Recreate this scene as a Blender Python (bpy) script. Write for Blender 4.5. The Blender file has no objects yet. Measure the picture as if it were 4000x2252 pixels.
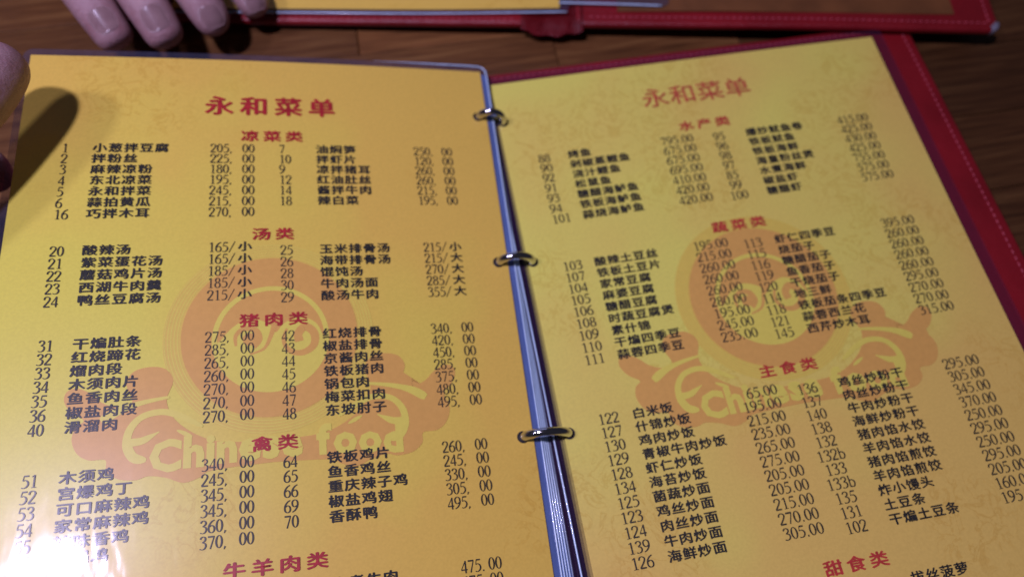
import bpy, bmesh, math, random
import numpy as np
from mathutils import Vector, Matrix
random.seed(7)
scene = bpy.context.scene
coll = scene.collection
MM = 0.001

# ------------------------------------------------------------------ camera
cam_data = bpy.data.cameras.new("camera")
cam = bpy.data.objects.new("camera", cam_data)
coll.objects.link(cam)
right = Vector((0.98361984, -0.17808303, 0.02790077))
up = Vector((0.1521344, 0.90318295, 0.40139218))
back = right.cross(up)
cam.matrix_world = Matrix((
    (right.x, up.x, back.x, -0.04122182),
    (right.y, up.y, back.y, -0.24227354),
    (right.z, up.z, back.z, 0.31192118),
    (0, 0, 0, 1)))
cam_data.lens = 25.4144
cam_data.sensor_width = 36.0
cam_data.clip_start = 0.01
cam_data.clip_end = 50
cam_data.dof.use_dof = True
cam_data.dof.focus_distance = 0.266
cam_data.dof.aperture_fstop = 5.0
scene.camera = cam

# ------------------------------------------------------------------ world and lamps (a dim dining room at night)
world = bpy.data.worlds.new("World")
scene.world = world
world.use_nodes = True
bg = world.node_tree.nodes["Background"]
bg.inputs[0].default_value = (0.42, 0.40, 0.55, 1)
bg.inputs[1].default_value = 0.05

def lamp(name, loc, target, size, power, colour, shape='DISK', size_y=None):
    d = bpy.data.lights.new(name, 'AREA')
    d.shape = shape
    d.size = size
    if size_y:
        d.size_y = size_y
    d.energy = power
    d.color = colour
    o = bpy.data.objects.new(name, d)
    coll.objects.link(o)
    o.location = loc
    o.rotation_euler = (Vector(target) - Vector(loc)).to_track_quat('-Z', 'Y').to_euler()
    return o
lamp("pendant_lamp", (-0.296, -0.140, 0.898), (-0.19, -0.14, 0), 0.06, 6.4, (0.70, 0.62, 1.0))
lamp("wall_lamp", (-0.60, -0.06, 0.85), (-0.15, -0.06, 0), 0.09, 2.4, (0.70, 0.63, 1.0))
lamp("blue_fill_light", (-0.2, 2.3, 1.0), (0.0, 0, 0), 1.6, 3.8, (0.46, 0.50, 1.0), 'RECTANGLE', 0.7)  # unseen soft blue fill, added for reflections on film and vinyl

scene.view_settings.view_transform = 'Standard'
scene.view_settings.look = 'None'
scene.view_settings.exposure = 0.0
scene.view_settings.gamma = 1.0
scene.view_settings.use_curve_mapping = False
scene.render.engine = 'CYCLES'
scene.cycles.use_denoising = True
scene.cycles.max_bounces = 8
scene.cycles.sample_clamp_indirect = 4.0

# ------------------------------------------------------------------ material helpers
class NT:
    def __init__(self, name):
        self.m = bpy.data.materials.new(name)
        self.m.use_nodes = True
        self.n = self.m.node_tree.nodes
        self.l = self.m.node_tree.links
        self.p = self.n["Principled BSDF"]
        self.out = self.n["Material Output"]
        self.tc = self.n.new("ShaderNodeTexCoord")
    def set(self, **kw):
        for k, v in kw.items():
            s = self.p.inputs[k.replace('_', ' ')]
            s.default_value = v if not isinstance(v, tuple) or len(v) == 4 else (*v, 1)
        return self
    def link(self, a, b):
        self.l.new(a, b)
    def map(self, scale=(1, 1, 1), rot=(0, 0, 0)):
        mp = self.n.new("ShaderNodeMapping")
        mp.inputs['Scale'].default_value = scale
        mp.inputs['Rotation'].default_value = rot
        self.link(self.tc.outputs['Object'], mp.inputs[0])
        return mp.outputs[0]
    def noise(self, vec, scale, detail=3, rough=0.5, dist=0.0):
        n = self.n.new("ShaderNodeTexNoise")
        n.inputs['Scale'].default_value = scale
        n.inputs['Detail'].default_value = detail
        n.inputs['Roughness'].default_value = rough
        n.inputs['Distortion'].default_value = dist
        self.link(vec, n.inputs['Vector'])
        return n.outputs['Fac']
    def ramp(self, fac, stops):
        r = self.n.new("ShaderNodeValToRGB")
        e = r.color_ramp.elements
        while len(e) < len(stops):
            e.new(0.5)
        for k, (pos, c) in enumerate(stops):
            e[k].position = pos
            e[k].color = (*c, 1)
        self.link(fac, r.inputs[0])
        return r.outputs[0]
    def mix(self, fac, a, b, mode='MIX'):
        x = self.n.new("ShaderNodeMix")
        x.data_type = 'RGBA'
        x.blend_type = mode
        for sock, v in ((x.inputs[0], fac), (x.inputs[6], a), (x.inputs[7], b)):
            if isinstance(v, (int, float)):
                sock.default_value = v
            elif isinstance(v, tuple):
                sock.default_value = (*v, 1)
            else:
                self.link(v, sock)
        return x.outputs[2]
    def bump(self, h, strength, dist):
        b = self.n.new("ShaderNodeBump")
        b.inputs['Strength'].default_value = strength
        b.inputs['Distance'].default_value = dist
        self.link(h, b.inputs['Height'])
        return b.outputs[0]

def laminated(name, build_colour, coat=1.0, coat_rough=0.08):
    """printed paper under a glossy plastic film: the film is the coat"""
    t = NT(name)
    c = build_colour(t)
    if isinstance(c, tuple):
        t.p.inputs['Base Color'].default_value = (*c, 1)
    else:
        t.link(c, t.p.inputs['Base Color'])
    t.set(Roughness=0.34, Specular_IOR_Level=0.38, Coat_Weight=coat, Coat_Roughness=coat_rough, Coat_IOR=1.5)
    v = t.map((1, 0.35, 1), (0, 0, math.radians(8)))
    h1 = t.noise(v, 95, 2, 0.5)
    h2 = t.noise(t.map((1, 1, 1)), 28, 1, 0.5)
    add = t.n.new("ShaderNodeMath"); add.operation = 'MULTIPLY_ADD'
    t.link(h2, add.inputs[0]); add.inputs[1].default_value = 2.2
    t.link(h1, add.inputs[2])
    t.link(t.bump(add.outputs[0], 1.0, 0.00034), t.p.inputs['Coat Normal'])
    rr = t.noise(v, 240, 3, 0.6)
    mr = t.n.new("ShaderNodeMapRange")
    mr.inputs['To Min'].default_value = coat_rough * 0.6
    mr.inputs['To Max'].default_value = coat_rough * 1.5
    t.link(rr, mr.inputs[0])
    t.link(mr.outputs[0], t.p.inputs['Coat Roughness'])
    return t.m

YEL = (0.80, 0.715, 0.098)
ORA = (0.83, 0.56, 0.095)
def paper_colour(x0, x1, top=0.35, bottom=0.45, yel=YEL, ora=ORA):
    """yellow parchment print that turns orange towards the right and upper side of the sheet"""
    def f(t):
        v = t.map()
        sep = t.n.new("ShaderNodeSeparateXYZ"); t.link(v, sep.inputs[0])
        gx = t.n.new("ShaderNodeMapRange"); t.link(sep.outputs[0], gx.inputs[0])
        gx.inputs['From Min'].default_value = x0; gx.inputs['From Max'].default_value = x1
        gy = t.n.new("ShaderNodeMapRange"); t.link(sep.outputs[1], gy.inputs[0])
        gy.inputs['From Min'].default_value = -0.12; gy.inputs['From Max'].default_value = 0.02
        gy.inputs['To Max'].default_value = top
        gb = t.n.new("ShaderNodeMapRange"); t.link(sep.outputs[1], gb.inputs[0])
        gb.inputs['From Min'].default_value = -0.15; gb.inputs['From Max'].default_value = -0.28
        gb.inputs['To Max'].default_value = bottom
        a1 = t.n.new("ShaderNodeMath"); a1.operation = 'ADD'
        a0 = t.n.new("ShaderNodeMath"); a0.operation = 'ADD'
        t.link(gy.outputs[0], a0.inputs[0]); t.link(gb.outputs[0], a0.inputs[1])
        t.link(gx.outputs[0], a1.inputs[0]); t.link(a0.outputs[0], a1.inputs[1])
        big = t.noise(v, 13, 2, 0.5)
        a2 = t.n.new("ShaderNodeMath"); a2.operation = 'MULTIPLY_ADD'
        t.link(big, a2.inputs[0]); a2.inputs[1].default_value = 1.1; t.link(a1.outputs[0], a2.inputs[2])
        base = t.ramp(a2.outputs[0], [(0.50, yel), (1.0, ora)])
        veins = t.noise(v, 85, 4, 0.6, 1.2)
        line = t.ramp(veins, [(0.46, (1, 1, 1)), (0.50, (0.90, 0.84, 0.74)), (0.54, (1, 1, 1))])
        patch = t.ramp(t.noise(t.map((1, 1, 1)), 16, 1), [(0.52, (0, 0, 0)), (0.62, (1, 1, 1))])
        c = t.mix(patch, base, t.mix(1.0, base, line, 'MULTIPLY'))
        grain = t.ramp(t.noise(v, 900, 2), [(0.3, (0.95, 0.95, 0.95)), (0.7, (1.03, 1.03, 1.03))])
        return t.mix(1.0, c, grain, 'MULTIPLY')
    return f
def flat_print(c, amount=0.10):
    def f(t):
        g = t.noise(t.map(), 420, 3, 0.6)
        lo = tuple(x * (1 - amount) for x in c); hi = tuple(min(1, x * (1 + amount)) for x in c)
        return t.ramp(g, [(0.3, lo), (0.7, hi)])
    return f
M = {}
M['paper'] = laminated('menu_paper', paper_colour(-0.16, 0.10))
M['paper_r'] = laminated('menu_paper_facing', paper_colour(0.11, 0.55, 0.0, 0.6, (0.82, 0.76, 0.135), (0.83, 0.58, 0.125)))  # paler, bluer yellow: a veil of reflected light is put into the colour
M['emblem'] = laminated('emblem_orange', flat_print((0.76, 0.43, 0.095), 0.04))
M['emblem_mid'] = laminated('emblem_mid', flat_print((0.79, 0.585, 0.098), 0.03))
M['emblem_light'] = laminated('emblem_light', flat_print((0.81, 0.70, 0.11), 0.03))
M['black_ink'] = laminated('black_ink', flat_print((0.030, 0.030, 0.024), 0.3))
M['digit_ink'] = laminated('digit_ink', flat_print((0.045, 0.040, 0.026), 0.3))
M['red_ink'] = laminated('red_ink', flat_print((0.46, 0.028, 0.030), 0.2))
M['mid_red_ink'] = laminated('mid_red_ink', flat_print((0.54, 0.055, 0.04), 0.2))
M['pale_red_ink'] = laminated('pale_red_ink', flat_print((0.56, 0.105, 0.05), 0.2))

def plastic(name, base, alpha, rough):
    t = NT(name)
    n = t.noise(t.map((1, 0.15, 1)), 320, 3, 0.6)
    t.link(t.ramp(n, [(0.3, tuple(x * .75 for x in base)), (0.7, base)]), t.p.inputs['Base Color'])
    t.set(Roughness=rough, IOR=1.5, Alpha=alpha, Specular_IOR_Level=0.8, Coat_Weight=0.6, Coat_Roughness=0.05)
    t.link(t.bump(t.noise(t.map((1, 0.1, 1)), 260, 2), 0.5, 0.00025), t.p.inputs['Normal'])
    return t.m
M['film'] = plastic('clear_film', (0.10, 0.10, 0.16), 0.22, 0.16)
M['film_thin'] = plastic('clear_film_thin', (0.06, 0.03, 0.08), 0.16, 0.14)
M['film_stack_sheen'] = plastic('film_painted_sheen', (0.27, 0.45, 0.95), 0.88, 0.16)  # blue reflection along the strip is put into the base colour
M['film_edge'] = plastic('film_edge', (0.62, 0.82, 1.0), 0.95, 0.24)  # pale blue base colour stands for highlight streaks on the clear edges

def vinyl():
    t = NT('red_vinyl')
    v = t.map()
    n = t.noise(v, 26, 3)
    t.link(t.ramp(n, [(0.3, (0.19, 0.006, 0.009)), (0.7, (0.28, 0.009, 0.014))]), t.p.inputs['Base Color'])
    t.set(Roughness=0.37, IOR=1.5, Specular_IOR_Level=0.6)
    g = t.noise(v, 1500, 3, 0.6)
    w = t.noise(v, 70, 3, 0.55)
    add = t.n.new("ShaderNodeMath"); add.operation = 'MULTIPLY_ADD'
    t.link(w, add.inputs[0]); add.inputs[1].default_value = 3.5
    t.link(g, add.inputs[2])
    t.link(t.bump(add.outputs[0], 0.5, 0.0005), t.p.inputs['Normal'])
    return t.m
M['vinyl'] = vinyl()
def simple(name, c, rough=0.5, metal=0.0, var=0.15, scale=300, spec=0.5):
    t = NT(name)
    n = t.noise(t.map(), scale, 3)
    t.link(t.ramp(n, [(0.3, tuple(x * (1 - var) for x in c)), (0.7, tuple(min(1, x * (1 + var)) for x in c))]), t.p.inputs['Base Color'])
    t.set(Roughness=rough, Metallic=metal, Specular_IOR_Level=spec)
    return t.m
M['thread'] = simple('stitch_thread', (0.44, 0.05, 0.07), 0.6)
M['chrome'] = simple('chrome', (0.62, 0.62, 0.64), 0.10, 1.0, 0.05)
M['brown_card'] = simple('brown_card', (0.16, 0.060, 0.016), 0.5, 0, 0.2, 60)
M['corner'] = simple('corner_cap', (0.30, 0.29, 0.34), 0.3, 0.3)
M['joint'] = simple('table_joint', (0.02, 0.010, 0.006), 0.7)

def wood(name, seed, tint):
    t = NT(name)
    v = t.map((5, 70, 5))
    off = t.n.new("ShaderNodeVectorMath"); off.operation = 'ADD'
    t.link(v, off.inputs[0]); off.inputs[1].default_value = (seed * 3.7, seed * 11.3, 0)
    g = t.noise(off.outputs[0], 3.0, 6, 0.62, 0.6)
    fine = t.noise(t.map((14, 420, 14)), 3.0, 3, 0.6)
    a = tuple(x * tint for x in (0.074, 0.028, 0.008)); b = tuple(x * tint for x in (0.155, 0.063, 0.018)); c = tuple(x * tint for x in (0.26, 0.125, 0.038))
    col = t.ramp(g, [(0.25, a), (0.5, b), (0.75, c)])
    col = t.mix(0.5, col, t.ramp(fine, [(0.35, (0.55, 0.5, 0.45)), (0.6, (1.1, 1.1, 1.1))]), 'MULTIPLY')
    t.link(col, t.p.inputs['Base Color'])
    t.set(Roughness=0.42, Specular_IOR_Level=0.4)
    t.link(t.bump(fine, 0.25, 0.0003), t.p.inputs['Normal'])
    return t.m
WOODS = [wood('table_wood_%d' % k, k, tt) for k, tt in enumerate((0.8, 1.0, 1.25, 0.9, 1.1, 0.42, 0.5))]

def skin():
    t = NT('skin')
    v = t.map()
    n = t.noise(v, 60, 5, 0.65)
    t.link(t.ramp(n, [(0.3, (0.34, 0.165, 0.17)), (0.52, (0.42, 0.245, 0.25)), (0.72, (0.50, 0.30, 0.29))]), t.p.inputs['Base Color'])
    t.set(Roughness=0.42, Subsurface_Weight=0.12, Subsurface_Scale=0.004, Specular_IOR_Level=0.55)
    t.p.inputs['Subsurface Radius'].default_value = (1.0, 0.35, 0.2)
    cr = t.noise(t.map((1, 2.2, 1.4)), 330, 6, 0.7)
    t.link(t.bump(cr, 0.6, 0.0011), t.p.inputs['Normal'])
    return t.m
M['skin'] = skin()
t_ = NT('nail'); t_.link(t_.ramp(t_.noise(t_.map(), 200, 2), [(0.3, (0.52, 0.32, 0.32)), (0.7, (0.60, 0.39, 0.38))]), t_.p.inputs['Base Color'])
t_.set(Roughness=0.22, Specular_IOR_Level=0.6)
M['nail'] = t_.m

# ------------------------------------------------------------------ object helpers
def tag(o, label=None, cat=None, group=None, kind=None):
    if label: o['label'] = label
    if cat: o['category'] = cat
    if group: o['group'] = group
    if kind: o['kind'] = kind
    return o
def link(o, parent=None):
    coll.objects.link(o)
    if parent is not None:
        o.parent = parent
        o.matrix_parent_inverse = world_of(parent).inverted()
    return o
def world_of(o):
    m = o.matrix_basis.copy()
    if o.parent is not None:
        m = world_of(o.parent) @ o.matrix_parent_inverse @ m
    return m
def empty(name, loc, parent=None):
    o = bpy.data.objects.new(name, None)
    o.location = loc
    o.empty_display_size = 0.02
    return link(o, parent)
def mesh_obj(name, verts, faces, mat, parent=None, smooth=False):
    me = bpy.data.meshes.new(name)
    me.from_pydata([tuple(v) for v in verts], [], faces)
    me.update()
    if smooth:
        me.polygons.foreach_set('use_smooth', [True] * len(me.polygons))
    me.materials.append(mat)
    return link(bpy.data.objects.new(name, me), parent)
def bm_obj(name, bm, mat, parent=None, smooth=False):
    me = bpy.data.meshes.new(name)
    bmesh.ops.recalc_face_normals(bm, faces=bm.faces)
    bm.to_mesh(me); bm.free()
    if smooth:
        me.polygons.foreach_set('use_smooth', [True] * len(me.polygons))
    me.materials.append(mat)
    return link(bpy.data.objects.new(name, me), parent)

# ------------------------------------------------------------------ page surfaces: (x mm, y mm down, height mm) -> world metres
LO = Vector((-204.546, 14.642, 53.767)); LX = Vector((0.98147, -0.04052, -0.18728)); LY = Vector((-0.04376, -0.99896, -0.01320))
LN = Vector((0.18655, -0.02115, 0.98222))
LW, LH = 203.7, 288.0
RW, RH = 210.0, 297.0
def PL(x, y, h=0.0):
    bend = 1.6 * math.sin(math.pi * min(max(x / LW, -0.05), 1.05)) * (0.4 + 0.6 * math.cos(y / 95.0))
    return (LO + LX * x + LY * y + LN * (h + bend)) * MM
def PR(x, y, h=0.0):
    bend = 0.5 * math.sin(math.pi * x / RW) + 0.35 * math.sin(y / 46.0 + x / 80.0)
    return Vector((x, -y, 12.0 + h + bend)) * MM

def rounded_rect(x0, y0, x1, y1, r, n=5):
    pts = []
    for cx, cy, a0 in ((x1 - r, y0 + r, -90), (x1 - r, y1 - r, 0), (x0 + r, y1 - r, 90), (x0 + r, y0 + r, 180)):
        for k in range(n + 1):
            a = math.radians(a0 + 90 * k / n)
            pts.append((cx + r * math.cos(a), cy + r * math.sin(a)))
    return pts
def flat_poly(bm, pts):
    vs = [bm.verts.new((x, y, 0)) for x, y in pts]
    return bm.faces.new(vs)
def cut(bm, step, x0, x1, y0, y1):
    x = x0 + step
    while x < x1:
        bmesh.ops.bisect_plane(bm, geom=bm.verts[:] + bm.edges[:] + bm.faces[:], plane_co=(x, 0, 0), plane_no=(1, 0, 0)); x += step
    y = y0 + step
    while y < y1:
        bmesh.ops.bisect_plane(bm, geom=bm.verts[:] + bm.edges[:] + bm.faces[:], plane_co=(0, y, 0), plane_no=(0, 1, 0)); y += step
def lay(bm, surf, h):
    for v in bm.verts:
        v.co = surf(v.co.x, v.co.y, h)
def page_normals(me, surf, flat):
    """print lies flat on its sheet: give it the sheet's own shading normals"""
    ns = []
    for x, y in flat:
        p = surf(x, y, 0)
        n = (surf(x + 0.5, y, 0) - p).cross(surf(x, y - 0.5, 0) - p).normalized()
        ns.append(n if n.z > 0 else -n)
    me.normals_split_custom_set_from_vertices(ns)
def up_normals(bm):
    for f in bm.faces:
        f.normal_update()
        if f.normal.z < 0:
            f.normal_flip()
def sheet(name, pts, surf, h, thick, mat, parent, step=7.0):
    """a thin plate following a page surface"""
    bm = bmesh.new()
    f = flat_poly(bm, pts)
    bmesh.ops.triangulate(bm, faces=[f])
    xs = [p[0] for p in pts]; ys = [p[1] for p in pts]
    cut(bm, step, min(xs), max(xs), min(ys), max(ys))
    if thick:
        r = bmesh.ops.extrude_face_region(bm, geom=bm.faces[:])
        new = [g for g in r['geom'] if isinstance(g, bmesh.types.BMVert)]
        ns = set(new)
        for v in bm.verts:
            hh = h if v in ns else h - thick
            v.co = surf(v.co.x, v.co.y, hh)
    else:
        lay(bm, surf, h)
        up_normals(bm)
        me = bpy.data.meshes.new(name); bm.to_mesh(me); bm.free()
        me.polygons.foreach_set('use_smooth', [True] * len(me.polygons))
        me.materials.append(mat)
        return link(bpy.data.objects.new(name, me), parent)
    return bm_obj(name, bm, mat, parent)
def tube(bm, pts, rad, n=8, closed=False):
    pts = [Vector(p) for p in pts]
    rings = []
    N = len(pts)
    prev = None
    for i, p in enumerate(pts):
        a = pts[(i - 1) % N] if (closed or i > 0) else p
        b = pts[(i + 1) % N] if (closed or i < N - 1) else p
        t = (b - a).normalized()
        ref = Vector((0, 0, 1)) if abs(t.z) < 0.9 else Vector((0, 1, 0))
        if prev is not None:
            ref = prev
        u = (ref - t * ref.dot(t)).normalized(); w = t.cross(u)
        prev = u
        r = rad(i / max(1, N - 1)) if callable(rad) else rad
        rings.append([bm.verts.new(p + (u * math.cos(2 * math.pi * k / n) + w * math.sin(2 * math.pi * k / n)) * r) for k in range(n)])
    for i in range(N if closed else N - 1):
        A, B = rings[i], rings[(i + 1) % N]
        for k in range(n):
            bm.faces.new((A[k], A[(k + 1) % n], B[(k + 1) % n], B[k]))
    if not closed:
        bm.faces.new(rings[0]); bm.faces.new(list(reversed(rings[-1])))
def box(bm, x0, x1, y0, y1, z0, z1):
    vs = [bm.verts.new((x, y, z)) for z in (z0, z1) for y in (y0, y1) for x in (x0, x1)]
    for f in ((0, 2, 3, 1), (4, 5, 7, 6), (0, 1, 5, 4), (1, 3, 7, 5), (3, 2, 6, 7), (2, 0, 4, 6)):
        bm.faces.new([vs[k] for k in f])
# ------------------------------------------------------------------ lettering
_glyph = {}
def glyph(ch, bold):
    key = (ch, bold)
    if key not in _glyph:
        cu = bpy.data.curves.new('glyph', 'FONT')
        cu.body = ch
        cu.resolution_u = 2
        cu.fill_mode = 'BOTH'
        cu.offset = bold
        ob = bpy.data.objects.new('glyph', cu)
        coll.objects.link(ob)
        dg = bpy.context.evaluated_depsgraph_get()
        me = ob.evaluated_get(dg).to_mesh()
        V = [(v.co.x, v.co.y) for v in me.vertices]
        F = [tuple(p.vertices) for p in me.polygons]
        ob.evaluated_get(dg).to_mesh_clear()
        bpy.data.objects.remove(ob)
        bpy.data.curves.remove(cu)
        _glyph[key] = (V, F)
    return _glyph[key]
_ref = glyph('国', 0.0)[0]
RX0, RX1 = min(v[0] for v in _ref), max(v[0] for v in _ref)
RY0, RY1 = min(v[1] for v in _ref), max(v[1] for v in _ref)
RCX, RCY, RS = (RX0 + RX1) / 2, (RY0 + RY1) / 2, (RX1 - RX0)

class Print:
    """collects flat shapes in page millimetres, then lays them on a page"""
    def __init__(self):
        self.v = []; self.f = []; self.z = []; self.k = 0
    def add(self, V, F, z=0.0):
        o = len(self.v)
        self.v += V
        self.k += 1      # shapes that overlap never share a plane
        self.z += [z + 0.0016 * (self.k % 9)] * len(V)
        self.f += [tuple(i + o for i in f) for f in F]
    def han(self, s, x, y, size, pitch, bold=0.018, sq=0.84):
        """x = left edge of first cell, y = centre line"""
        for k, ch in enumerate(s):
            if ch == ' ':
                continue
            V, F = glyph(ch, 0.0)
            cx = x + size / 2 + pitch * k
            sc = size * 0.94 / RS
            # heavier strokes: the character printed again a hair to the side
            w = bold * size
            for n, (ox, oy) in enumerate(((0, 0), (w, 0), (-w, 0), (0, w * 0.7), (0, -w * 0.7))[:5 if bold > 0 else 1]):
                self.add([(cx + ox + (a - RCX) * sc, y + (oy - (b - RCY) * sc) * sq) for a, b in V], F, 0.012 * n)
    def latin(self, s, x, y, height, bold, widths=0.0, curve=None):
        cap = glyph('H', 0.0)[0]
        ch_h = max(v[1] for v in cap)
        sc = height / ch_h
        pen = x
        for c in s:
            if c == ' ':
                pen += height * 0.42; continue
            V, F = glyph(c, bold)
            x0 = min(v[0] for v in V); x1 = max(v[0] for v in V)
            mid = pen + (x1 - x0) * sc / 2
            dy = curve(mid) if curve else 0
            self.add([(pen + (a - x0) * sc, y + dy - b * sc) for a, b in V], F)
            pen += (x1 - x0) * sc + widths
        return pen
    def ribbon(self, pts, hw):
        P = [Vector(p) for p in pts]; n = len(P)
        L, Rr = [], []
        for i, p in enumerate(P):
            t = (P[min(i + 1, n - 1)] - P[max(i - 1, 0)])
            t = t.normalized() if t.length > 1e-9 else Vector((1, 0))
            nn = Vector((-t.y, t.x))
            h = hw[i] if isinstance(hw, (list, tuple)) else hw
            L.append(tuple(p + nn * h)); Rr.append(tuple(p - nn * h))
        self.add(L + Rr, [(i, i + 1, n + i + 1, n + i) for i in range(n - 1)])
    def disc(self, cx, cy, r, r0=0.0, a0=0, a1=360, n=72):
        A = [math.radians(a0 + (a1 - a0) * k / n) for k in range(n + 1)]
        if r0 == 0:
            V = [(cx, cy)] + [(cx + r * math.cos(a), cy + r * math.sin(a)) for a in A]
            self.add(V, [(0, k + 1, k + 2) for k in range(n)])
        else:
            V = [(cx + r * math.cos(a), cy + r * math.sin(a)) for a in A] + [(cx + r0 * math.cos(a), cy + r0 * math.sin(a)) for a in A]
            self.add(V, [(k, k + 1, n + 2 + k, n + 1 + k) for k in range(n)])
    def poly(self, pts):
        self.add(list(pts), [tuple(range(len(pts)))])
    def build(self, name, surf, h, mat, parent, step=None):
        bm = bmesh.new()
        vs = [bm.verts.new((x, y, z)) for (x, y), z in zip(self.v, self.z)]
        for f in self.f:
            try:
                bm.faces.new([vs[i] for i in f])
            except ValueError:
                pass
        big = [f for f in bm.faces if len(f.verts) > 4]
        if big:
            bmesh.ops.triangulate(bm, faces=big)
        if step:
            xs = [a for a, b in self.v]; ys = [b for a, b in self.v]
            cut(bm, step, min(xs), max(xs), min(ys), max(ys))
            flat = [(v.co.x, v.co.y) for v in bm.verts]
        else:
            flat = list(self.v)
        for v in bm.verts:
            v.co = surf(v.co.x, v.co.y, h + v.co.z)
        up_normals(bm)
        me = bpy.data.meshes.new(name); bm.to_mesh(me); bm.free()
        me.polygons.foreach_set('use_smooth', [True] * len(me.polygons))
        page_normals(me, surf, flat)
        me.materials.append(mat)
        return link(bpy.data.objects.new(name, me), parent)

def smooth_path(pts, n=5):
    P = [Vector(p) for p in pts]
    out = []
    for i in range(len(P) - 1):
        a, b, c, d = P[max(i - 1, 0)], P[i], P[i + 1], P[min(i + 2, len(P) - 1)]
        for k in range(n):
            t = k / n
            out.append(0.5 * ((2 * b) + (c - a) * t + (2 * a - 5 * b + 4 * c - d) * t * t + (3 * b - a - 3 * c + d) * t ** 3))
    out.append(P[-1])
    return out
def ell(cx, cy, rx, ry, thick, thin, n=22):
    pts = [(cx + rx * math.cos(2 * math.pi * k / n), cy + ry * math.sin(2 * math.pi * k / n)) for k in range(n + 1)]
    return pts, [thin + (thick - thin) * abs(math.cos(2 * math.pi * k / n)) ** 1.3 for k in range(n + 1)]
def arcw(pts, thick=0.05, thin=0.018, sp=True):
    P = smooth_path(pts, 4) if sp else [Vector(p) for p in pts]
    W = []
    for i in range(len(P)):
        t = P[min(i + 1, len(P) - 1)] - P[max(i - 1, 0)]
        W.append(thin + (thick - thin) * abs(t.y) / max(t.length, 1e-6))
    return P, W
SIX = [(.44, .98), (.25, .85), (.10, .6), (.06, .35), (.10, .12), (.25, .01), (.40, .10), (.44, .30), (.38, .5), (.25, .57), (.12, .48)]
DIG = {
 '0': [ell(.25, .5, .185, .47, .058, .022)],
 '1': [([(.27, 0), (.27, .98)], [.048, .048]), ([(.12, .02), (.42, .02)], [.018, .018]), ([(.28, .97), (.11, .84)], [.026, .02])],
 '2': [arcw([(.05, .70), (.10, .90), (.25, .98), (.40, .88), (.42, .72), (.33, .5), (.18, .25), (.05, .06)]), ([(.04, .045), (.46, .045)], [.045, .045])],
 '3': [arcw([(.06, .80), (.14, .94), (.27, .98), (.39, .87), (.37, .68), (.20, .54)]), arcw([(.20, .54), (.38, .46), (.43, .28), (.36, .09), (.2, .01), (.04, .07)])],
 '4': [([(.35, 0), (.35, .98)], [.048, .048]), ([(.35, .96), (.03, .30)], [.022, .022]), ([(.02, .27), (.48, .27)], [.038, .038])],
 '5': [([(.14, .94), (.44, .94)], [.045, .045]), ([(.15, .95), (.09, .58)], [.022, .022]), arcw([(.09, .58), (.25, .62), (.39, .5), (.43, .3), (.34, .1), (.18, .01), (.04, .06)])],
 '6': [arcw(SIX)],
 '7': [([(.04, .93), (.46, .93)], [.05, .05]), ([(.44, .92), (.20, 0)], [.03, .04])],
 '8': [ell(.25, .75, .15, .215, .05, .022), ell(.25, .27, .185, .25, .055, .022)],
 '9': [arcw([(.5 - a, 1 - b) for a, b in SIX])],
 '.': [([(.07, .045), (.17, .045)], [.05, .05])],
 ',': [([(.14, .10), (.06, -.13)], [.055, .02])],
 '/': [([(.02, -.08), (.48, 1.05)], [.026, .026])],
 'b': [([(.10, 0), (.10, 1.05)], [.045, .045]), arcw([(.10, .55), (.26, .64), (.42, .5), (.45, .3), (.38, .08), (.25, .01), (.10, .1)])],
}
def digits(pr, s, x, y, height, cell, wt=1.0, align='l', mono=False):
    """serif figures; y = centre line"""
    adv = [cell * (0.5 if (c in '.' and not mono) else 1.0) for c in s]
    if align == 'r': x = x - sum(adv)
    if align == 'c': x = x - sum(adv) / 2
    sx = cell / 0.5 * 0.97
    for c, a in zip(s, adv):
        for pts, hw in DIG.get(c, []):
            # widths are given for an upright figure: scale points, keep stroke weight
            pr.ribbon([(x + p[0] * sx, y + height * (0.5 - p[1])) for p in pts], [w * height * wt for w in hw])
        x += a

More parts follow.
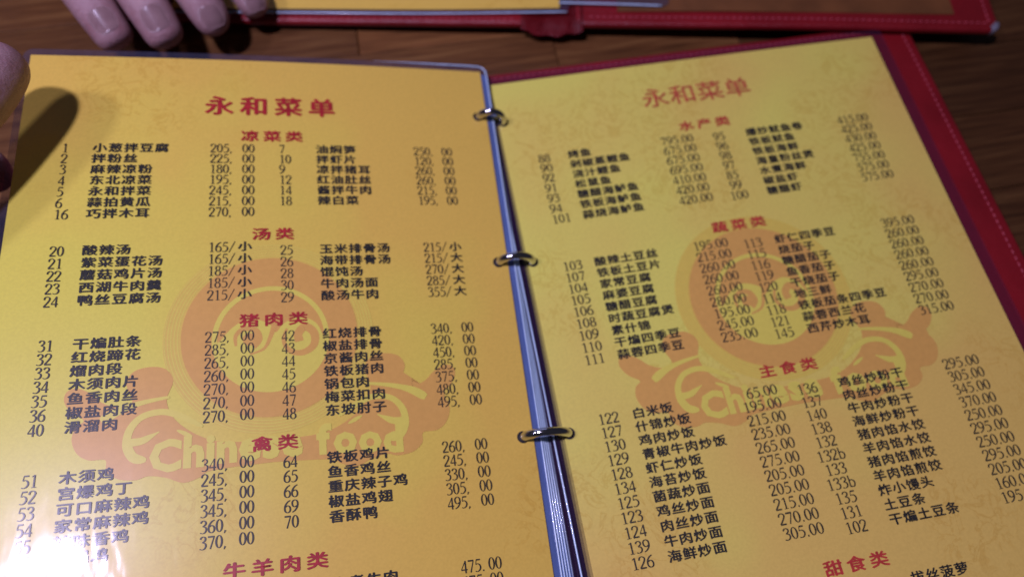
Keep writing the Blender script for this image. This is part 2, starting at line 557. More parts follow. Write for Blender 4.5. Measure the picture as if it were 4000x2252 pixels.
LEFT = [  # heading, y, then (column rows)
 ('凉菜类', 42.8, 49.3, 5.36,
  [('1', '小葱拌豆腐', '205, 00'), ('2', '拌粉丝', '225, 00'), ('3', '麻辣凉粉', '180, 00'), ('4', '东北凉菜', '195, 00'), ('5', '永和拌菜', '245, 00'), ('6', '蒜拍黄瓜', '215, 00'), ('16', '巧拌木耳', '270, 00')],
  49.5, [('7', '油焖笋', '250, 00'), ('10', '拌虾片', '120, 00'), ('9', '凉拌猪耳', '260, 00'), ('12', '红油肚丝', '260, 00'), ('14', '酱拌牛肉', '215, 00'), ('18', '辣白菜', '195, 00')]),
 ('汤类', 92.6, 98.2, 5.45,
  [('20', '酸辣汤', '165/小'), ('21', '紫菜蛋花汤', '165/小'), ('22', '蘑菇鸡片汤', '185/小'), ('23', '西湖牛肉羹', '185/小'), ('24', '鸭丝豆腐汤', '215/小')],
  100.3, [('25', '玉米排骨汤', '215/小'), ('26', '海带排骨汤', '215/大'), ('28', '馄饨汤', '270/大'), ('30', '牛肉汤面', '285/大'), ('29', '酸汤牛肉', '355/大')]),
 ('猪肉类', 131.8, 138.0, 5.35,
  [('31', '干煸肚条', '275, 00'), ('32', '红烧蹄花', '285, 00'), ('33', '熘肉段', '265, 00'), ('34', '木须肉片', '260, 00'), ('35', '鱼香肉丝', '270, 00'), ('36', '椒盐肉段', '270, 00'), ('40', '滑溜肉', '270, 00')],
  139.1, [('42', '红烧排骨', '340, 00'), ('43', '椒盐排骨', '420, 00'), ('44', '京酱肉丝', '450, 00'), ('45', '铁板猪肉', '285, 00'), ('46', '锅包肉', '375, 00'), ('47', '梅菜扣肉', '480, 00'), ('48', '东坡肘子', '495, 00')]),
 ('禽类', 182.2, 188.2, 5.5,
  [('51', '木须鸡', '340, 00'), ('52', '宫爆鸡丁', '245, 00'), ('53', '可口麻辣鸡', '345, 00'), ('54', '家常麻辣鸡', '345, 00'), ('55', '辣味香鸡', '360, 00'), ('56', '干锅鸡', '370, 00')],
  189.7, [('64', '铁板鸡片', '260, 00'), ('65', '鱼香鸡丝', '245, 00'), ('66', '重庆辣子鸡', '330, 00'), ('69', '椒盐鸡翅', '305, 00'), ('70', '香酥鸭', '495, 00')]),
 ('牛羊肉类', 226.4, 234.6, 5.5,
  [('71', '葱爆羊肉', '475.00'), ('72', '孜然羊肉', '475.00')],
  235.3, [('78', '水煮牛肉', '475.00'), ('79', '铁板牛肉', '475.00')]),
]
RIGHT = [
 ('水产类', 41.3, 48.6, 5.72,
  [('88', '烤鱼', '795.00'), ('90', '剁椒蒸鲤鱼', '675.00'), ('92', '浇汁鲤鱼', '675.00'), ('91', '松鼠鱼', '695.00'), ('93', '糖醋海鲈鱼', '410.00'), ('94', '铁板海鲈鱼', '420.00'), ('101', '蒜烧海鲈鱼', '420.00')],
  50.0, [('95', '爆炒鱿鱼卷', '415.00'), ('96', '铁板鱿鱼', '425.00'), ('98', '铁板海鲜', '430.00'), ('97', '海皇粉丝煲', '425.00'), ('85', '水煮海鲜', '755.00'), ('99', '椒盐虾', '575.00'), ('100', '糖醋虾', '575.00')]),
 ('蔬菜类', 99.8, 107.9, 5.68,
  [('103', '酸辣土豆丝', '195.00'), ('107', '铁板土豆片', '215.00'), ('104', '家常豆腐', '260.00'), ('105', '麻婆豆腐', '260.00'), ('106', '糖醋豆腐', '260.00'), ('108', '时蔬豆腐煲', '280.00'), ('109', '素什锦', '195.00'), ('110', '干煸四季豆', '245.00'), ('111', '蒜蓉四季豆', '235.00')],
  110.4, [('113', '虾仁四季豆', '395.00'), ('115', '烧茄子', '260.00'), ('116', '糖醋茄子', '260.00'), ('119', '鱼香茄子', '260.00'), ('120', '干烧茄子', '260.00'), ('114', '地三鲜', '295.00'), ('118', '铁板茄条四季豆', '270.00'), ('121', '蒜蓉西兰花', '270.00'), ('145', '西芹炒木耳', '315.00')]),
 ('主食类', 171.6, 179.8, 5.78,
  [('122', '白米饭', '65.00'), ('127', '什锦炒饭', '195.00'), ('130', '鸡肉炒饭', '215.00'), ('129', '青椒牛肉炒饭', '235.00'), ('128', '虾仁炒饭', '265.00'), ('134', '海苔炒饭', '275.00'), ('125', '菌蔬炒面', '205.00'), ('123', '鸡丝炒面', '205.00'), ('124', '肉丝炒面', '215.00'), ('139', '牛肉炒面', '270.00'), ('126', '海鲜炒面', '305.00')],
  182.0, [('136', '鸡丝炒粉干', '295.00'), ('137', '肉丝炒粉干', '305.00'), ('140', '牛肉炒粉干', '345.00'), ('138', '海鲜炒粉干', '370.00'), ('132', '猪肉馅水饺', '250.00'), ('132b', '羊肉馅水饺', '295.00'), ('133', '猪肉馅煎饺', '250.00'), ('133b', '羊肉馅煎饺', '295.00'), ('135', '炸小馒头', '205.00'), ('131', '土豆条', '160.00'), ('102', '干煸土豆条', '195.00')]),
 ('甜食类', 253.0, 261.5, 5.78, [('141', '炸春卷', '195.00')], 262.0, [('146', '拔丝菠萝', '295.00')]),
]

def emblem(surf, page, cx, dy):
    """round badge on a scroll with cloud wings and the words Chinese food"""
    cy = 138.0 + dy
    ring = Print(); ring.disc(cx, cy, 40.5)
    ring.build('emblem_ring', surf, 0.05, M['emblem_mid'], page, 8)
    lines = Print()
    for r in (35.2, 36.4, 37.6, 38.8, 40.0):
        lines.disc(cx, cy, r + 0.16, r - 0.16, n=90)
    lines.build('emblem_ring_lines', surf, 0.08, M['emblem_light'], page)
    w = Print()
    half = [(0, 181), (20, 179.5), (33, 172), (38, 163), (36, 155), (39, 150), (44.5, 148.8), (50, 150.2), (52.4, 154), (51.6, 157.5), (50.2, 160.6), (50.4, 163.0), (55.5, 163.6), (60.5, 161.4), (64, 158),
            (69, 155.4), (72.3, 156.5), (73, 160), (70.3, 164.5), (65.8, 167.8), (68.4, 170.3), (69.2, 175), (67, 180), (63, 182.6), (57.6, 183), (57, 187), (53, 190.3), (47, 191.2), (43, 190.2), (37, 191.4), (31, 193.8), (25, 192.2), (21, 190.2), (0, 189.3)]
    sm = smooth_path(half, 4)
    for s in (1, -1):
        w.poly([(cx + s * p[0], p[1] + dy) for p in sm])
    w.build('emblem_scroll', surf, 0.11, M['emblem'], page, 8)
    disc = Print(); disc.disc(cx, cy, 34.0, 0)
    disc.build('emblem_disc', surf, 0.14, M['emblem'], page, 8)
    li = Print()
    icy = cy + 1.5
    li.disc(cx, icy, 22.6, 20.6)
    # swirl bowl
    body = [(-20.4, 1.0)] + [(20.6 * math.cos(math.radians(a)), 20.6 * math.sin(math.radians(a))) for a in range(176, 3, -6)] + [(20.4, 0.5)]
    top = smooth_path([(20.3, 0.5), (17.5, -5.5), (11.5, -8.4), (5.0, -6.0), (1.6, -2.2), (-1.2, -6.2), (-8.6, -8.5), (-15.0, -5.0), (-19.9, 1.0)], 5)
    li.poly([(cx + a, icy + b) for a, b in body] + [(cx + p.x, icy + p.y) for p in top[1:-1]])
    for s in (1, -1):
        li.ribbon([(cx + s * p.x, p.y + dy) for p in smooth_path([(25, 173.6), (32, 169.4), (39, 166.8), (46, 168), (50, 172.4), (50.8, 178), (48.4, 183), (44, 184.4)], 5)],
                  [0.4, .7, .9, 1.0, 1.1, 1.1, 1.15, 1.2, 1.2, 1.2, 1.2, 1.2, 1.2, 1.2, 1.2, 1.2, 1.2, 1.25, 1.3, 1.3, 1.35, 1.4, 1.4, 1.45, 1.5, 1.6, 1.7, 1.7, 1.7, 1.7, 1.7, 1.7, 1.6, 1.4, 1.0, 0.6])
        li.ribbon([(cx + s * p.x, p.y + dy) for p in smooth_path([(50.2, 177.5), (46, 177.2), (42.6, 175.6), (40, 174.2)], 4)], [1.5, 1.5, 1.45, 1.4, 1.35, 1.3, 1.2, 1.0, .8, .6, .4, .3, .2])
        li.ribbon([(cx + s * p.x, p.y + dy) for p in smooth_path([(37, 161.2), (46, 162.6), (54, 165.0), (60, 168.6)], 4)], [.5, .6, .7, .8, .9, 1.0, 1.1, 1.3, 1.5, 1.7, 1.8, 1.7, 1.2])
        li.ribbon([(cx + s * p.x, p.y + dy) for p in smooth_path([(28.5, 177), (34, 174.2)], 4)], [.2, .6, .8, .6, .2])
    li.build('emblem_highlights', surf, 0.17, M['emblem_light'], page, 8)
    sw = Print()
    sw.ribbon([(cx + p.x, icy + p.y) for p in smooth_path([(-13.5, 2.8), (-13.6, -1.5), (-10.5, -4.4), (-6.4, -3.6), (-5.0, 0.2), (-7.4, 3.0)], 5)], [.5 + .055 * k for k in range(26)])
    sw.disc(cx - 8.4, icy + 0.2, 2.6)
    sw.ribbon([(cx + p.x, icy + p.y) for p in smooth_path([(-8.2, 6.6), (-3.0, 4.6), (-0.6, 0.2), (0.9, -4.6)], 5)], [.3 + .05 * k for k in range(16)])
    sw.ribbon([(cx + p.x, icy + p.y) for p in smooth_path([(6.0, -3.5), (4.6, 1.2), (7.0, 6.0), (12.0, 7.0), (16.4, 4.0), (16.6, -1.2), (13.2, -4.0), (10.4, -1.2), (10.8, 2.2)], 5)], [.5 + .05 * min(k, 24) for k in range(41)])
    sw.build('emblem_swirl', surf, 0.20, M['emblem'], page, 8)
    le = Print()
    le.latin('Chinese food', cx - 43.0, 188.2 + dy, 10.6, 0.045, 0.55, lambda m: -2.0 * (1 - ((m - cx) / 44.0) ** 2) + 1.0)
    le.build('emblem_lettering', surf, 0.20, M['emblem_light'], page)

def print_page(surf, page, data, cfg, title_mat):
    tit = Print()
    if cfg['left']:
        tit.han('永和菜单', 73.6, 26.5, 11.0, 15.0, 0.040, 0.86)
    else:
        tit.han('永和菜单', 75.6, 22.0, 12.7, 14.7, 0.012, 0.86)
    tit.build('title_lettering', surf, 0.26, title_mat, page)
    for head, hy, y0, dy, rows, y1, rows2 in data:
        n = len(head); hp = 9.5; hs = 6.9
        red = Print()
        red.han(head, cfg['hc'] - ((n - 1) * hp + hs) / 2, hy, hs, hp, 0.042, 0.76)
        red.build('heading_lettering', surf, 0.26, M['red_ink' if cfg['left'] else 'mid_red_ink'], page)
        for col, (rr, yy) in enumerate(((rows, y0), (rows2, y1))):
            han = Print(); num = Print()
            for k, (no, nm, pr) in enumerate(rr):
                put_row(han, num, no, nm, pr, yy + dy * k, cfg, col, head)
            tag(han.build('dish_lettering', surf, 0.26, M['black_ink'], page), kind='stuff')
            tag(num.build('price_figures', surf, 0.26, M['digit_ink'], page), kind='stuff')
def put_row(han, num, no, nm, pr, y, cfg, col, head):
    L = cfg['left']
    xn, xd, xp = cfg['cols'][col]
    if not L and col == 1 and head == '蔬菜类':
        xn, xd = xn - 1.5, xd - 4.9
    ch, cell, wt = (4.5, 2.66, 1.25) if L else (4.5, 3.05, 1.45)
    digits(num, no, xn, y, ch, cell, wt, 'l' if (L or col == 0) else 'c')
    if not L and no.endswith('b'):
        pass
    han.han(nm, xd, y, 5.05, 6.12, 0.038)
    if '/' in pr:
        digits(num, pr[:4], xp - 18.3, y, ch, cell, wt, 'l', True)
        han.han(pr[4:], xp - 6.4, y, 5.0, 6.0, 0.038)
    else:
        digits(num, pr, xp, y, ch, cell if L else 3.08, wt, 'r', L)
# ------------------------------------------------------------------ table
table = bpy.data.objects.new('table_top', None)
bm = bmesh.new()
box(bm, -0.75, 0.75, -0.60, 0.70, -0.04, -0.0042)
table = bm_obj('table_top', bm, M['joint'])
tag(table, kind='structure')
table['label'] = 'dark brown wooden table top of long glued staves'
rnd = random.Random(5)
row_h = 0.0455
k0 = -14
for r in range(k0, 15):
    y0 = 0.0412 + r * row_h
    y1 = y0 + row_h - 0.00035
    if y0 < -0.59 or y1 > 0.69:
        continue
    x = -0.75 + rnd.uniform(0.05, 0.3)
    joints = [-0.75]
    while x < 0.72:
        joints.append(x); x += rnd.uniform(0.26, 0.46)
    if r == 0:
        joints = [-0.75, -0.43, -0.0655, 0.31, 0.60]
    if r == 1:
        joints = [-0.75, -0.28, 0.12, 0.47]
    if r <= -1 or r == 2:
        joints = [q for q in joints if not 0.08 < q < 0.30] + [rnd.uniform(0.12, 0.19)]
        joints.sort()
    joints.append(0.75)
    for a, b in zip(joints[:-1], joints[1:]):
        w = b - a - 0.0004
        cx, cy = (a + b) / 2, (y0 + y1) / 2
        bm = bmesh.new()
        box(bm, -w / 2, w / 2, -(y1 - y0) / 2, (y1 - y0) / 2, -0.0040, rnd.uniform(-0.00008, 0.00008))
        bmesh.ops.bevel(bm, geom=[e for e in bm.edges if all(v.co.z > -0.002 for v in e.verts)], offset=0.0004, segments=1, affect='EDGES')
        mat = WOODS[rnd.randrange(5)]
        if r == 0 and a == -0.43: mat = WOODS[0]
        if r == 0 and a == -0.0655: mat = WOODS[2]
        if r == -1: mat = WOODS[3]
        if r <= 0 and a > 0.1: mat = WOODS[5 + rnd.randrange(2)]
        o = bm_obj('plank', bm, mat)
        o.location = (cx, cy, 0)
        o.parent = table

# ------------------------------------------------------------------ the menu in front
menu = empty('menu_binder', (0.0, -0.15, 0.0))
tag(menu, 'open red ring-bound menu with yellow laminated pages listing dishes and prices', 'menu', 'red ring menus on the table')

def board(name, x0, x1, ytop, ybot, z0, z1, r, mat, parent, xf=None):
    """a stiff cover board with rounded corners and soft edges (mm); y runs down the page"""
    bm = bmesh.new()
    f = flat_poly(bm, rounded_rect(x0, ytop, x1, ybot, r))
    n = 46
    ext = bmesh.ops.extrude_face_region(bm, geom=[f])
    top = [g for g in ext['geom'] if isinstance(g, bmesh.types.BMVert)]
    for v in bm.verts: v.co.z = z0
    for v in top: v.co.z = z1
    es = [e for e in bm.edges if abs(e.verts[0].co.z - e.verts[1].co.z) < 1e-6]
    bmesh.ops.bevel(bm, geom=es, offset=1.8, segments=4, affect='EDGES', profile=0.55)
    caps = [g for g in bm.faces if len(g.verts) > 6]
    bmesh.ops.triangulate(bm, faces=caps)
    x = x0 + 12
    while x < x1:
        bmesh.ops.bisect_plane(bm, geom=bm.verts[:] + bm.edges[:] + bm.faces[:], plane_co=(x, 0, 0), plane_no=(1, 0, 0)); x += 12
    for v in bm.verts:
        p = Vector((v.co.x, -v.co.y, v.co.z))
        if xf: p = xf(p)
        v.co = p * MM
    return bm_obj(name, bm, mat, parent, True)
def smooth_by_angle(o, deg=35):
    try:
        o.data.set_sharp_from_angle(angle=math.radians(deg))
    except Exception:
        pass
for nm, x0, x1 in (('cover_board', -5, 236.5), ('cover_board', -235, -25)):
    b = board(nm, x0, x1, -10.5, 307, 3.2, 8.0, 5, M['vinyl'], menu)
    smooth_by_angle(b)
sp = board('spine', -24, -6, -9.5, 306, 0.6, 4.6, 3, M['vinyl'], menu)
smooth_by_angle(sp)
def stitch_line(name, p0, p1, n, parent, lift, mat, xf=None, rad=0.42):
    bm = bmesh.new()
    a, b = Vector(p0), Vector(p1)
    for k in range(n):
        t0 = (k + 0.16) / n; t1 = (k + 0.80) / n
        q = [a.lerp(b, t0 + (t1 - t0) * s / 4) + Vector((0, 0, lift * math.sin(math.pi * s / 4))) for s in range(5)]
        if xf: q = [xf(v) for v in q]
        tube(bm, [v * MM for v in q], rad * MM, 6)
    return bm_obj(name, bm, mat, parent, True)
stitch_line('stitching', (231.2, 6, 7.95), (231.2, -304, 7.95), 92, menu, 0.35, M['thread'])
stitch_line('stitching', (2, 6.6, 7.95), (230, 6.6, 7.95), 66, menu, 0.35, M['thread'])
def corner_cap(parent, cx, cy, z0, z1, a0, xf=None, R=6.2):
    bm = bmesh.new()
    n = 8
    prof = []
    for k in range(n + 1):
        a = math.radians(a0 + 90 * k / n)
        prof.append((math.cos(a), math.sin(a)))
    rows = []
    for rad, z in ((R - 3.2, z1 + 0.5), (R - 0.4, z1 + 0.55), (R + 0.35, z1 - 0.3), (R + 0.35, z0 + 0.3), (R - 0.4, z0 - 0.45)):
        row = []
        for c, s in prof:
            p = Vector((cx + rad * c, cy + rad * s, z))
            if xf: p = xf(p)
            row.append(bm.verts.new(p * MM))
        rows.append(row)
    for a, b in zip(rows[:-1], rows[1:]):
        for k in range(n):
            bm.faces.new((a[k], a[k + 1], b[k + 1], b[k]))
    return bm_obj('corner_cap', bm, M['corner'], parent, True)
corner_cap(menu, 231.5, 5.5, 3.2, 8.0, 0, R=5)

# right hand stack
for i in (3, 2, 1):
    s_ = lambda x, y, h, i=i: PR(x - i * (0.5 + 0.002 * y), y + 0.25 * i, h - 1.05 * i)
    sh = sheet('sheet_below', rounded_rect(-5.0, 0.8, RW + 2.0, RH + 4.0, 3), s_, -0.05, 0.30, M['film_thin'], menu, 40)
    sheet('paper', [(0, 2), (RW - 1, 2), (RW - 1, RH), (0, RH)], s_, 0.0, 0, M['paper_r'], sh, 40)
right_page = sheet('right_page', [(0, 0), (RW, 0), (RW, RH), (0, RH)], PR, 0.0, 0, M['paper_r'], menu)
tag(right_page, 'yellow menu page lying flat, listing fish, vegetable and staple dishes')
sheet('film_border', rounded_rect(-4.5, -4.6, RW + 6.6, RH + 5, 3), PR, -0.08, 0.32, M['film_thin'], right_page)
bm = bmesh.new()
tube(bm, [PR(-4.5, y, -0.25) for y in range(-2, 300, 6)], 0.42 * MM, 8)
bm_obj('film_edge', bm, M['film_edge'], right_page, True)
# left hand stack, raised at its outer edge
def left_below(i):
    return lambda x, y, h: PL(x + i * (0.22 + 0.0048 * y), y + 0.2 * i, h - 0.85 * i)
for i in (4, 3, 2, 1):
    s_ = left_below(i)
    sh = sheet('sheet_below', rounded_rect(1.0, 0.5, LW + 3.2, LH + 4, 3), s_, -0.05, 0.30, M['film_stack_sheen'], menu, 40)
    sheet('paper', [(2, 2), (LW - 3, 2), (LW - 3, LH), (2, LH)], s_, 0.0, 0, M['paper'], sh, 40)
    bm = bmesh.new()
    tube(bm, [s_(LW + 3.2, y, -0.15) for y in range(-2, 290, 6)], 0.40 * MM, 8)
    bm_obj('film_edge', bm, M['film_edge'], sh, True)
left_page = sheet('left_page', [(0, 0), (LW, 0), (LW, LH), (0, LH)], PL, 0.0, 0, M['paper'], menu)
tag(left_page, 'yellow menu page lifted at its outer edge, listing cold dishes, soups, pork and poultry')
sheet('film_border', rounded_rect(-3.0, -3.6, LW + 3.2, LH + 4, 4), PL, -0.08, 0.32, M['film'], left_page)
bm = bmesh.new()
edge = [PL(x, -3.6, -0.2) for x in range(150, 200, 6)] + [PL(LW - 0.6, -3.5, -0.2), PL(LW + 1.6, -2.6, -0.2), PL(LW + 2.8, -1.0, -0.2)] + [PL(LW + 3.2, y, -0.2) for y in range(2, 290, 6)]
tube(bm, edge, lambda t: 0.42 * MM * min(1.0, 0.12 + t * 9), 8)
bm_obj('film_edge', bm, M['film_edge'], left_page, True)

emblem(PL, left_page, 100.8, 0.0)
emblem(PR, right_page, 103.0, -1.5)
print_page(PL, left_page, LEFT, dict(left=True, hc=101.8, cols=[(17.0, 29.0, 94.3), (104.6, 121.0, 184.0)]), M['red_ink'])
print_page(PR, right_page, RIGHT, dict(left=False, hc=102.6, cols=[(15.4, 30.5, 94.7), (107.8, 122.2, 188.0)]), M['pale_red_ink'])

# binder rings and the holes they pass through
M['hole'] = simple('hole_shadow', (0.012, 0.008, 0.008), 0.6)
for yl, yr in ((28.4, 24.4), (108.6, 103.0), (188.6, 183.2), (268.6, 263.2)):
    a = PL(199.6, yl, 0); b = PR(1.8, yr, 0)
    mid = (a + b) / 2; d = (b - a); half = d.length / 2; d.normalize()
    upv = Vector((0, 0, 1)); upv = (upv - d * upv.dot(d)).normalized()
    pts = []
    for k in range(44):
        th = 2 * math.pi * k / 44
        rz = 6.8 * MM if math.sin(th) > 0 else 9.0 * MM
        pts.append(mid + d * (half * math.cos(th)) + upv * (rz * math.sin(th)))
    bm = bmesh.new()
    tube(bm, pts, 1.9 * MM, 12, True)
    ring = bm_obj('binder_ring', bm, M['chrome'], menu, True)
    for page, surf, x, y in ((left_page, PL, 199.2, yl), (right_page, PR, 2.2, yr)):
        pr = Print(); pr.disc(x, y, 2.5, n=24)
        pr.build('punch_hole', surf, 0.30, M['hole'], page)
# metal rail of the ring mechanism down in the spine
bm = bmesh.new(); box(bm, -0.0205, -0.0095, -0.29, 0.0, 0.0047, 0.0066)
bmesh.ops.bevel(bm, geom=bm.edges[:], offset=0.0006, segments=2, affect='EDGES')
bm_obj('ring_rail', bm, M['chrome'], menu)

# ------------------------------------------------------------------ the second menu across the table
menu2 = empty('menu_binder', (0.04, 0.18, 0.0))
tag(menu2, 'second red menu lying open beyond the first, only its lower border in view', 'menu', 'red ring menus on the table')
ca, sa = math.cos(math.radians(-10.6)), math.sin(math.radians(-10.6))
def M2(p):
    u, v, z = p
    lift = 0.4 + 6.2 * min(1.0, max(0.0, (u + 150) / 300.0))
    return Vector((40 + u * ca - v * sa, 37 + u * sa + v * ca, z + lift))
def xf2(p):   # board() hands over y already pointing away from the viewer
    return M2((p.x, p.y, p.z))
for x0, x1 in ((13, 246), (-246, -13)):
    b = board('cover_board', x0, x1, -312, 0, 3.0, 7.2, 5, M['vinyl'], menu2, xf2)
    smooth_by_angle(b)
# soft vinyl spine with creases between the boards
bm = bmesh.new()
nu, nv = 34, 60
g = []
for j in range(nv + 1):
    v = -3.0 + 314 * j / nv
    row = []
    for i in range(nu + 1):
        u = -17 + 34 * i / nu
        s = 1 - (u / 17.0) ** 2
        z = 7.6 - 1.8 * s + 0.35 * math.sin(u * 0.35 + v * 0.05) + 0.12 * math.sin(u * 0.8 + 1.2)
        vv = v - (2.4 * s + 0.5 * math.sin(u * 0.5)) * max(0.0, 1 - j / 4.0)
        if j == 0: z -= 2.2 + 0.4 * math.sin(u * 0.6)
        row.append(bm.verts.new(M2((u, vv, z)) * MM))
    g.append(row)
for j in range(nv):
    for i in range(nu):
        bm.faces.new((g[j][i], g[j][i + 1], g[j + 1][i + 1], g[j + 1][i]))
bmesh.ops.solidify(bm, geom=bm.faces[:], thickness=0.0012)
bm_obj('spine', bm, M['vinyl'], menu2, True)
stitch_line('stitching', (20, 5.0, 7.15), (240, 5.0, 7.15), 62, menu2, 0.35, M['thread'], lambda p: M2(p))
stitch_line('stitching', (240.5, 5.5, 7.15), (240.5, 300, 7.15), 84, menu2, 0.35, M['thread'], lambda p: M2(p))
stitch_line('stitching', (-240, 2.6, 7.15), (-20, 2.6, 7.15), 62, menu2, 0.35, M['thread'], lambda p: M2(p))
def cap2(p): return M2(p)
corner_cap(menu2, 240.5, 5.5, 3.0, 7.2, -90, cap2, R=5.6)
def S2(u0, v0, rot, z):
    c, s = math.cos(math.radians(rot)), math.sin(math.radians(rot))
    def f(x, y, h):
        return M2((u0 + x * c - y * s, v0 + x * s + y * c, z + h + 0.5 * math.sin(x / 30.0))) * MM
    return f
pg = S2(-206, 5.0, 1.0, 9.4)
p2 = sheet('left_page', [(0, 0), (210, 0), (210, 297), (0, 297)], pg, 0.0, 0, M['paper'], menu2, 14)
tag(p2, 'yellow page of the second menu')
sheet('film_border', rounded_rect(-4.5, -2.6, 215, 301, 3), pg, -0.08, 0.35, M['film'], p2, 14)
bm = bmesh.new()
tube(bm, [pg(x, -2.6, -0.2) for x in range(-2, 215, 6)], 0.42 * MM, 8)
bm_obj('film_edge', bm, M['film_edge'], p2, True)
cs = S2(36, 8.5, 0.6, 7.9)
card = sheet('brown_card', [(0, 0), (186, 0), (186, 292), (0, 292)], cs, 0.0, 0.6, M['brown_card'], menu2, 30)
fl = S2(2, 13.0, -2.0, 9.2)
sheet('clear_sleeve', rounded_rect(0, 0, 62, 290, 4), fl, 0.0, 0.35, M['film'], menu2, 14)
bm = bmesh.new()
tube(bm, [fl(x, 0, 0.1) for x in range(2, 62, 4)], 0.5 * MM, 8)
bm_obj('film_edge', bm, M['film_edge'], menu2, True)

# ------------------------------------------------------------------ hands
def skin_hand(name, joints, edges, root, parent):
    me = bpy.data.meshes.new(name)
    names = list(joints)
    idx = {n: i for i, n in enumerate(names)}
    me.from_pydata([tuple(Vector(joints[n][0]) * MM) for n in names], [(idx[a], idx[b]) for a, b in edges], [])
    ob = bpy.data.objects.new(name, me)
    coll.objects.link(ob)
    md = ob.modifiers.new('skin', 'SKIN')
    md.use_smooth_shade = True
    sv = me.skin_vertices[0].data
    for n in names:
        r = joints[n][1]
        rr = r if isinstance(r, tuple) else (r, r)
        sv[idx[n]].radius = (rr[0] * MM, rr[1] * MM)
        sv[idx[n]].use_root = (n == root)
    s = ob.modifiers.new('sub', 'SUBSURF'); s.levels = 3; s.render_levels = 3
    dg = bpy.context.evaluated_depsgraph_get()
    out = bpy.data.meshes.new_from_object(ob.evaluated_get(dg))
    bpy.data.objects.remove(ob)
    out.name = name
    out.materials.clear(); out.materials.append(M['skin'])
    out.polygons.foreach_set('use_smooth', [True] * len(out.polygons))
    return link(bpy.data.objects.new(name, out), parent)
from mathutils.bvhtree import BVHTree
def nail(parent, skin_ob, c, along, normal, w, l):
    """a nail plate laid on the fingertip: c near the nail (mm), along = towards the tip, normal = out of the finger"""
    tree = BVHTree.FromPolygons([v.co for v in skin_ob.data.vertices], [tuple(p.vertices) for p in skin_ob.data.polygons])
    a = Vector(along).normalized(); n = Vector(normal); n = (n - a * n.dot(a)).normalized(); s = a.cross(n)
    bm = bmesh.new(); g = []
    for j in range(13):
        v = -1 + 2 * j / 12
        row = []
        ww = w * math.sqrt(max(0.12, 1 - max(0.0, abs(v) - 0.35) ** 2 * 1.6))
        for i in range(11):
            u = -1 + 2 * i / 10
            o = (Vector(c) + a * (l * v) + s * (ww * u)) * MM + n * 0.03
            hit = tree.ray_cast(o, -n, 0.08)
            p = hit[0] if hit[0] is not None else o - n * 0.03
            row.append(bm.verts.new(p + n * (0.00045 * (1 - 0.7 * abs(u) ** 3))))
        g.append(row)
    for j in range(12):
        for i in range(10):
            bm.faces.new((g[j][i], g[j][i + 1], g[j + 1][i + 1], g[j + 1][i]))
    bmesh.ops.solidify(bm, geom=bm.faces[:], thickness=0.0004)
    return bm_obj('nail', bm, M['nail'], parent, True)

# a hand reaching in from beside the page, thumb held over its outer corner
J = {
 'wrist': ((-352, -185, 52), (26, 20)), 'palm': ((-318, -125, 58), (34, 17)), 'heel': ((-300, -140, 66), 17),
 't1': ((-248, -92, 77), 15), 't2': ((-217, -50, 82), 14.0), 't3': ((-200.5, -22, 82), 13.4), 't4': ((-195, -8, 80), 10.0),
 'i1': ((-292, -72, 58), 12), 'i2': ((-266, -46, 46), 11), 'i3': ((-240, -36, 39), 11), 'i4': ((-218, -31, 37), 9.6),
 'm1': ((-310, -78, 52), 12), 'm2': ((-278, -62, 40), 11), 'm3': ((-248, -58, 35), 10.6), 'm4': ((-224, -53, 33), 9.4),
 'r1': ((-336, -58, 54), 11.5), 'r2': ((-328, -14, 44), 9.4), 'r3': ((-304, 8, 32), 8.4), 'r4': ((-290, 16, 24), 7),
 'p1': ((-354, -72, 48), 10.5), 'p2': ((-356, -38, 38), 8.2), 'p3': ((-340, -18, 28), 7.4), 'p4': ((-328, -8, 22), 6.2),
 'arm': ((-400, -290, 45), (30, 26))}
E_ = [('arm', 'wrist'), ('wrist', 'palm'), ('palm', 'heel'), ('heel', 't1'), ('t1', 't2'), ('t2', 't3'), ('t3', 't4')]
for f in 'imrp':
    E_ += [('palm', f + '1'), (f + '1', f + '2'), (f + '2', f + '3'), (f + '3', f + '4')]
hand = empty('hand', (-0.33, -0.15, 0.0))
tag(hand, 'hand at the edge of the table with its thumb over the lifted menu page', 'hand', 'hands around the menus')
sk1 = skin_hand('hand_skin', J, E_, 'palm', hand)
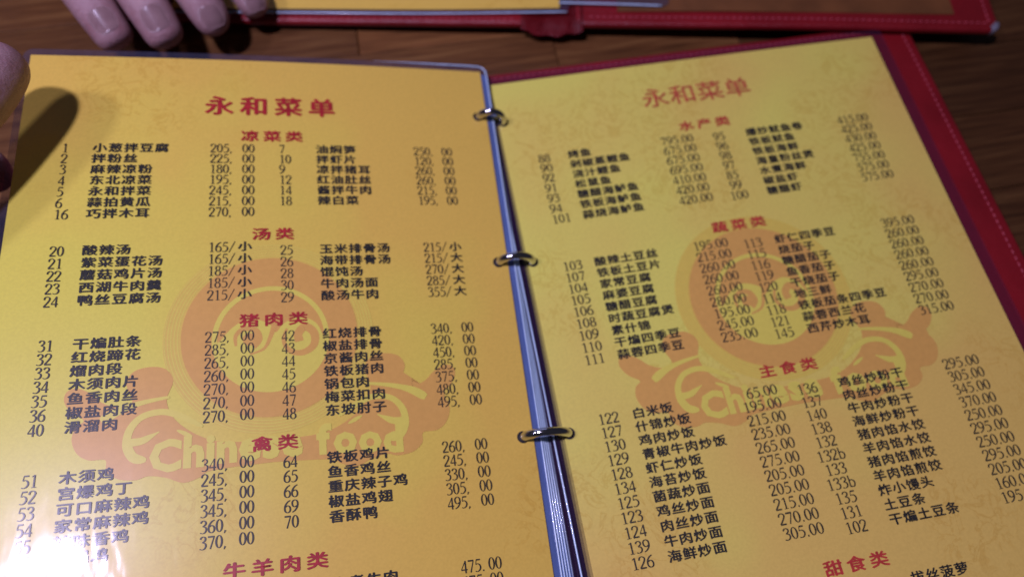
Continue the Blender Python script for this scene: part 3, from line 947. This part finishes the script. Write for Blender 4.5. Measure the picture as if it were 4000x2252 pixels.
nail(hand, sk1, (-202.0, -21.5, 90), (0.40, 0.88, -0.20), (-0.34, 0.06, 0.94), 6.6, 7.0)

# a relaxed hand of the person opposite, resting on the lower border of the second menu
J = {'arm': ((-270, 350, 70), (30, 27)), 'wrist': ((-228, 238, 58), (27, 19)), 'palm': ((-202, 188, 52), (32, 16))}
E2 = [('arm', 'wrist'), ('wrist', 'palm')]
F2 = {'i': [(-226, 152, 46, 12.4), (-211, 106, 40, 10.8), (-199, 82, 31, 9.8), (-190, 65, 20, 8.2)],
      'm': [(-202, 154, 48, 12.6), (-186, 106, 42, 11.0), (-174, 80, 32, 10.0), (-166, 62, 20, 8.4)],
      'r': [(-180, 150, 46, 12.0), (-160, 104, 38, 10.4), (-148, 82, 27, 9.4), (-143, 70, 15, 7.8)],
      'p': [(-162, 144, 40, 11.0), (-139, 108, 30, 9.2), (-127, 92, 21, 8.2), (-123, 82, 13, 6.8)]}
for f, pts in F2.items():
    pts[:] = [(x + 10, y - 22, z + 2, r * 1.16) for x, y, z, r in pts]
    for k, (x, y, z, r) in enumerate(pts):
        J[f + str(k + 1)] = ((x, y, z), r)
    E2 += [('palm', f + '1'), (f + '1', f + '2'), (f + '2', f + '3'), (f + '3', f + '4')]
J['t1'] = ((-238, 178, 40), 14); J['t2'] = ((-252, 142, 28), 12); J['t3'] = ((-244, 122, 22), 10.6); J['t4'] = ((-238, 110, 20), 8.6)
E2 += [('palm', 't1'), ('t1', 't2'), ('t2', 't3'), ('t3', 't4')]
hand2 = empty('hand', (-0.18, 0.12, 0.0))
tag(hand2, 'relaxed hand with bent fingers resting at the corner of the second menu', 'hand', 'hands around the menus')
sk2 = skin_hand('hand_skin', J, E2, 'palm', hand2)
for f in 'imrp':
    (x3, y3, z3, r3), (x4, y4, z4, r4) = F2[f][2], F2[f][3]
    a = Vector((x4 - x3, y4 - y3, z4 - z3))
    nail(hand2, sk2, Vector((x3, y3, z3)).lerp(Vector((x4, y4, z4)), 0.42), a, (0.1, -0.25, 0.95), r4 * 0.62, r4 * 0.62)
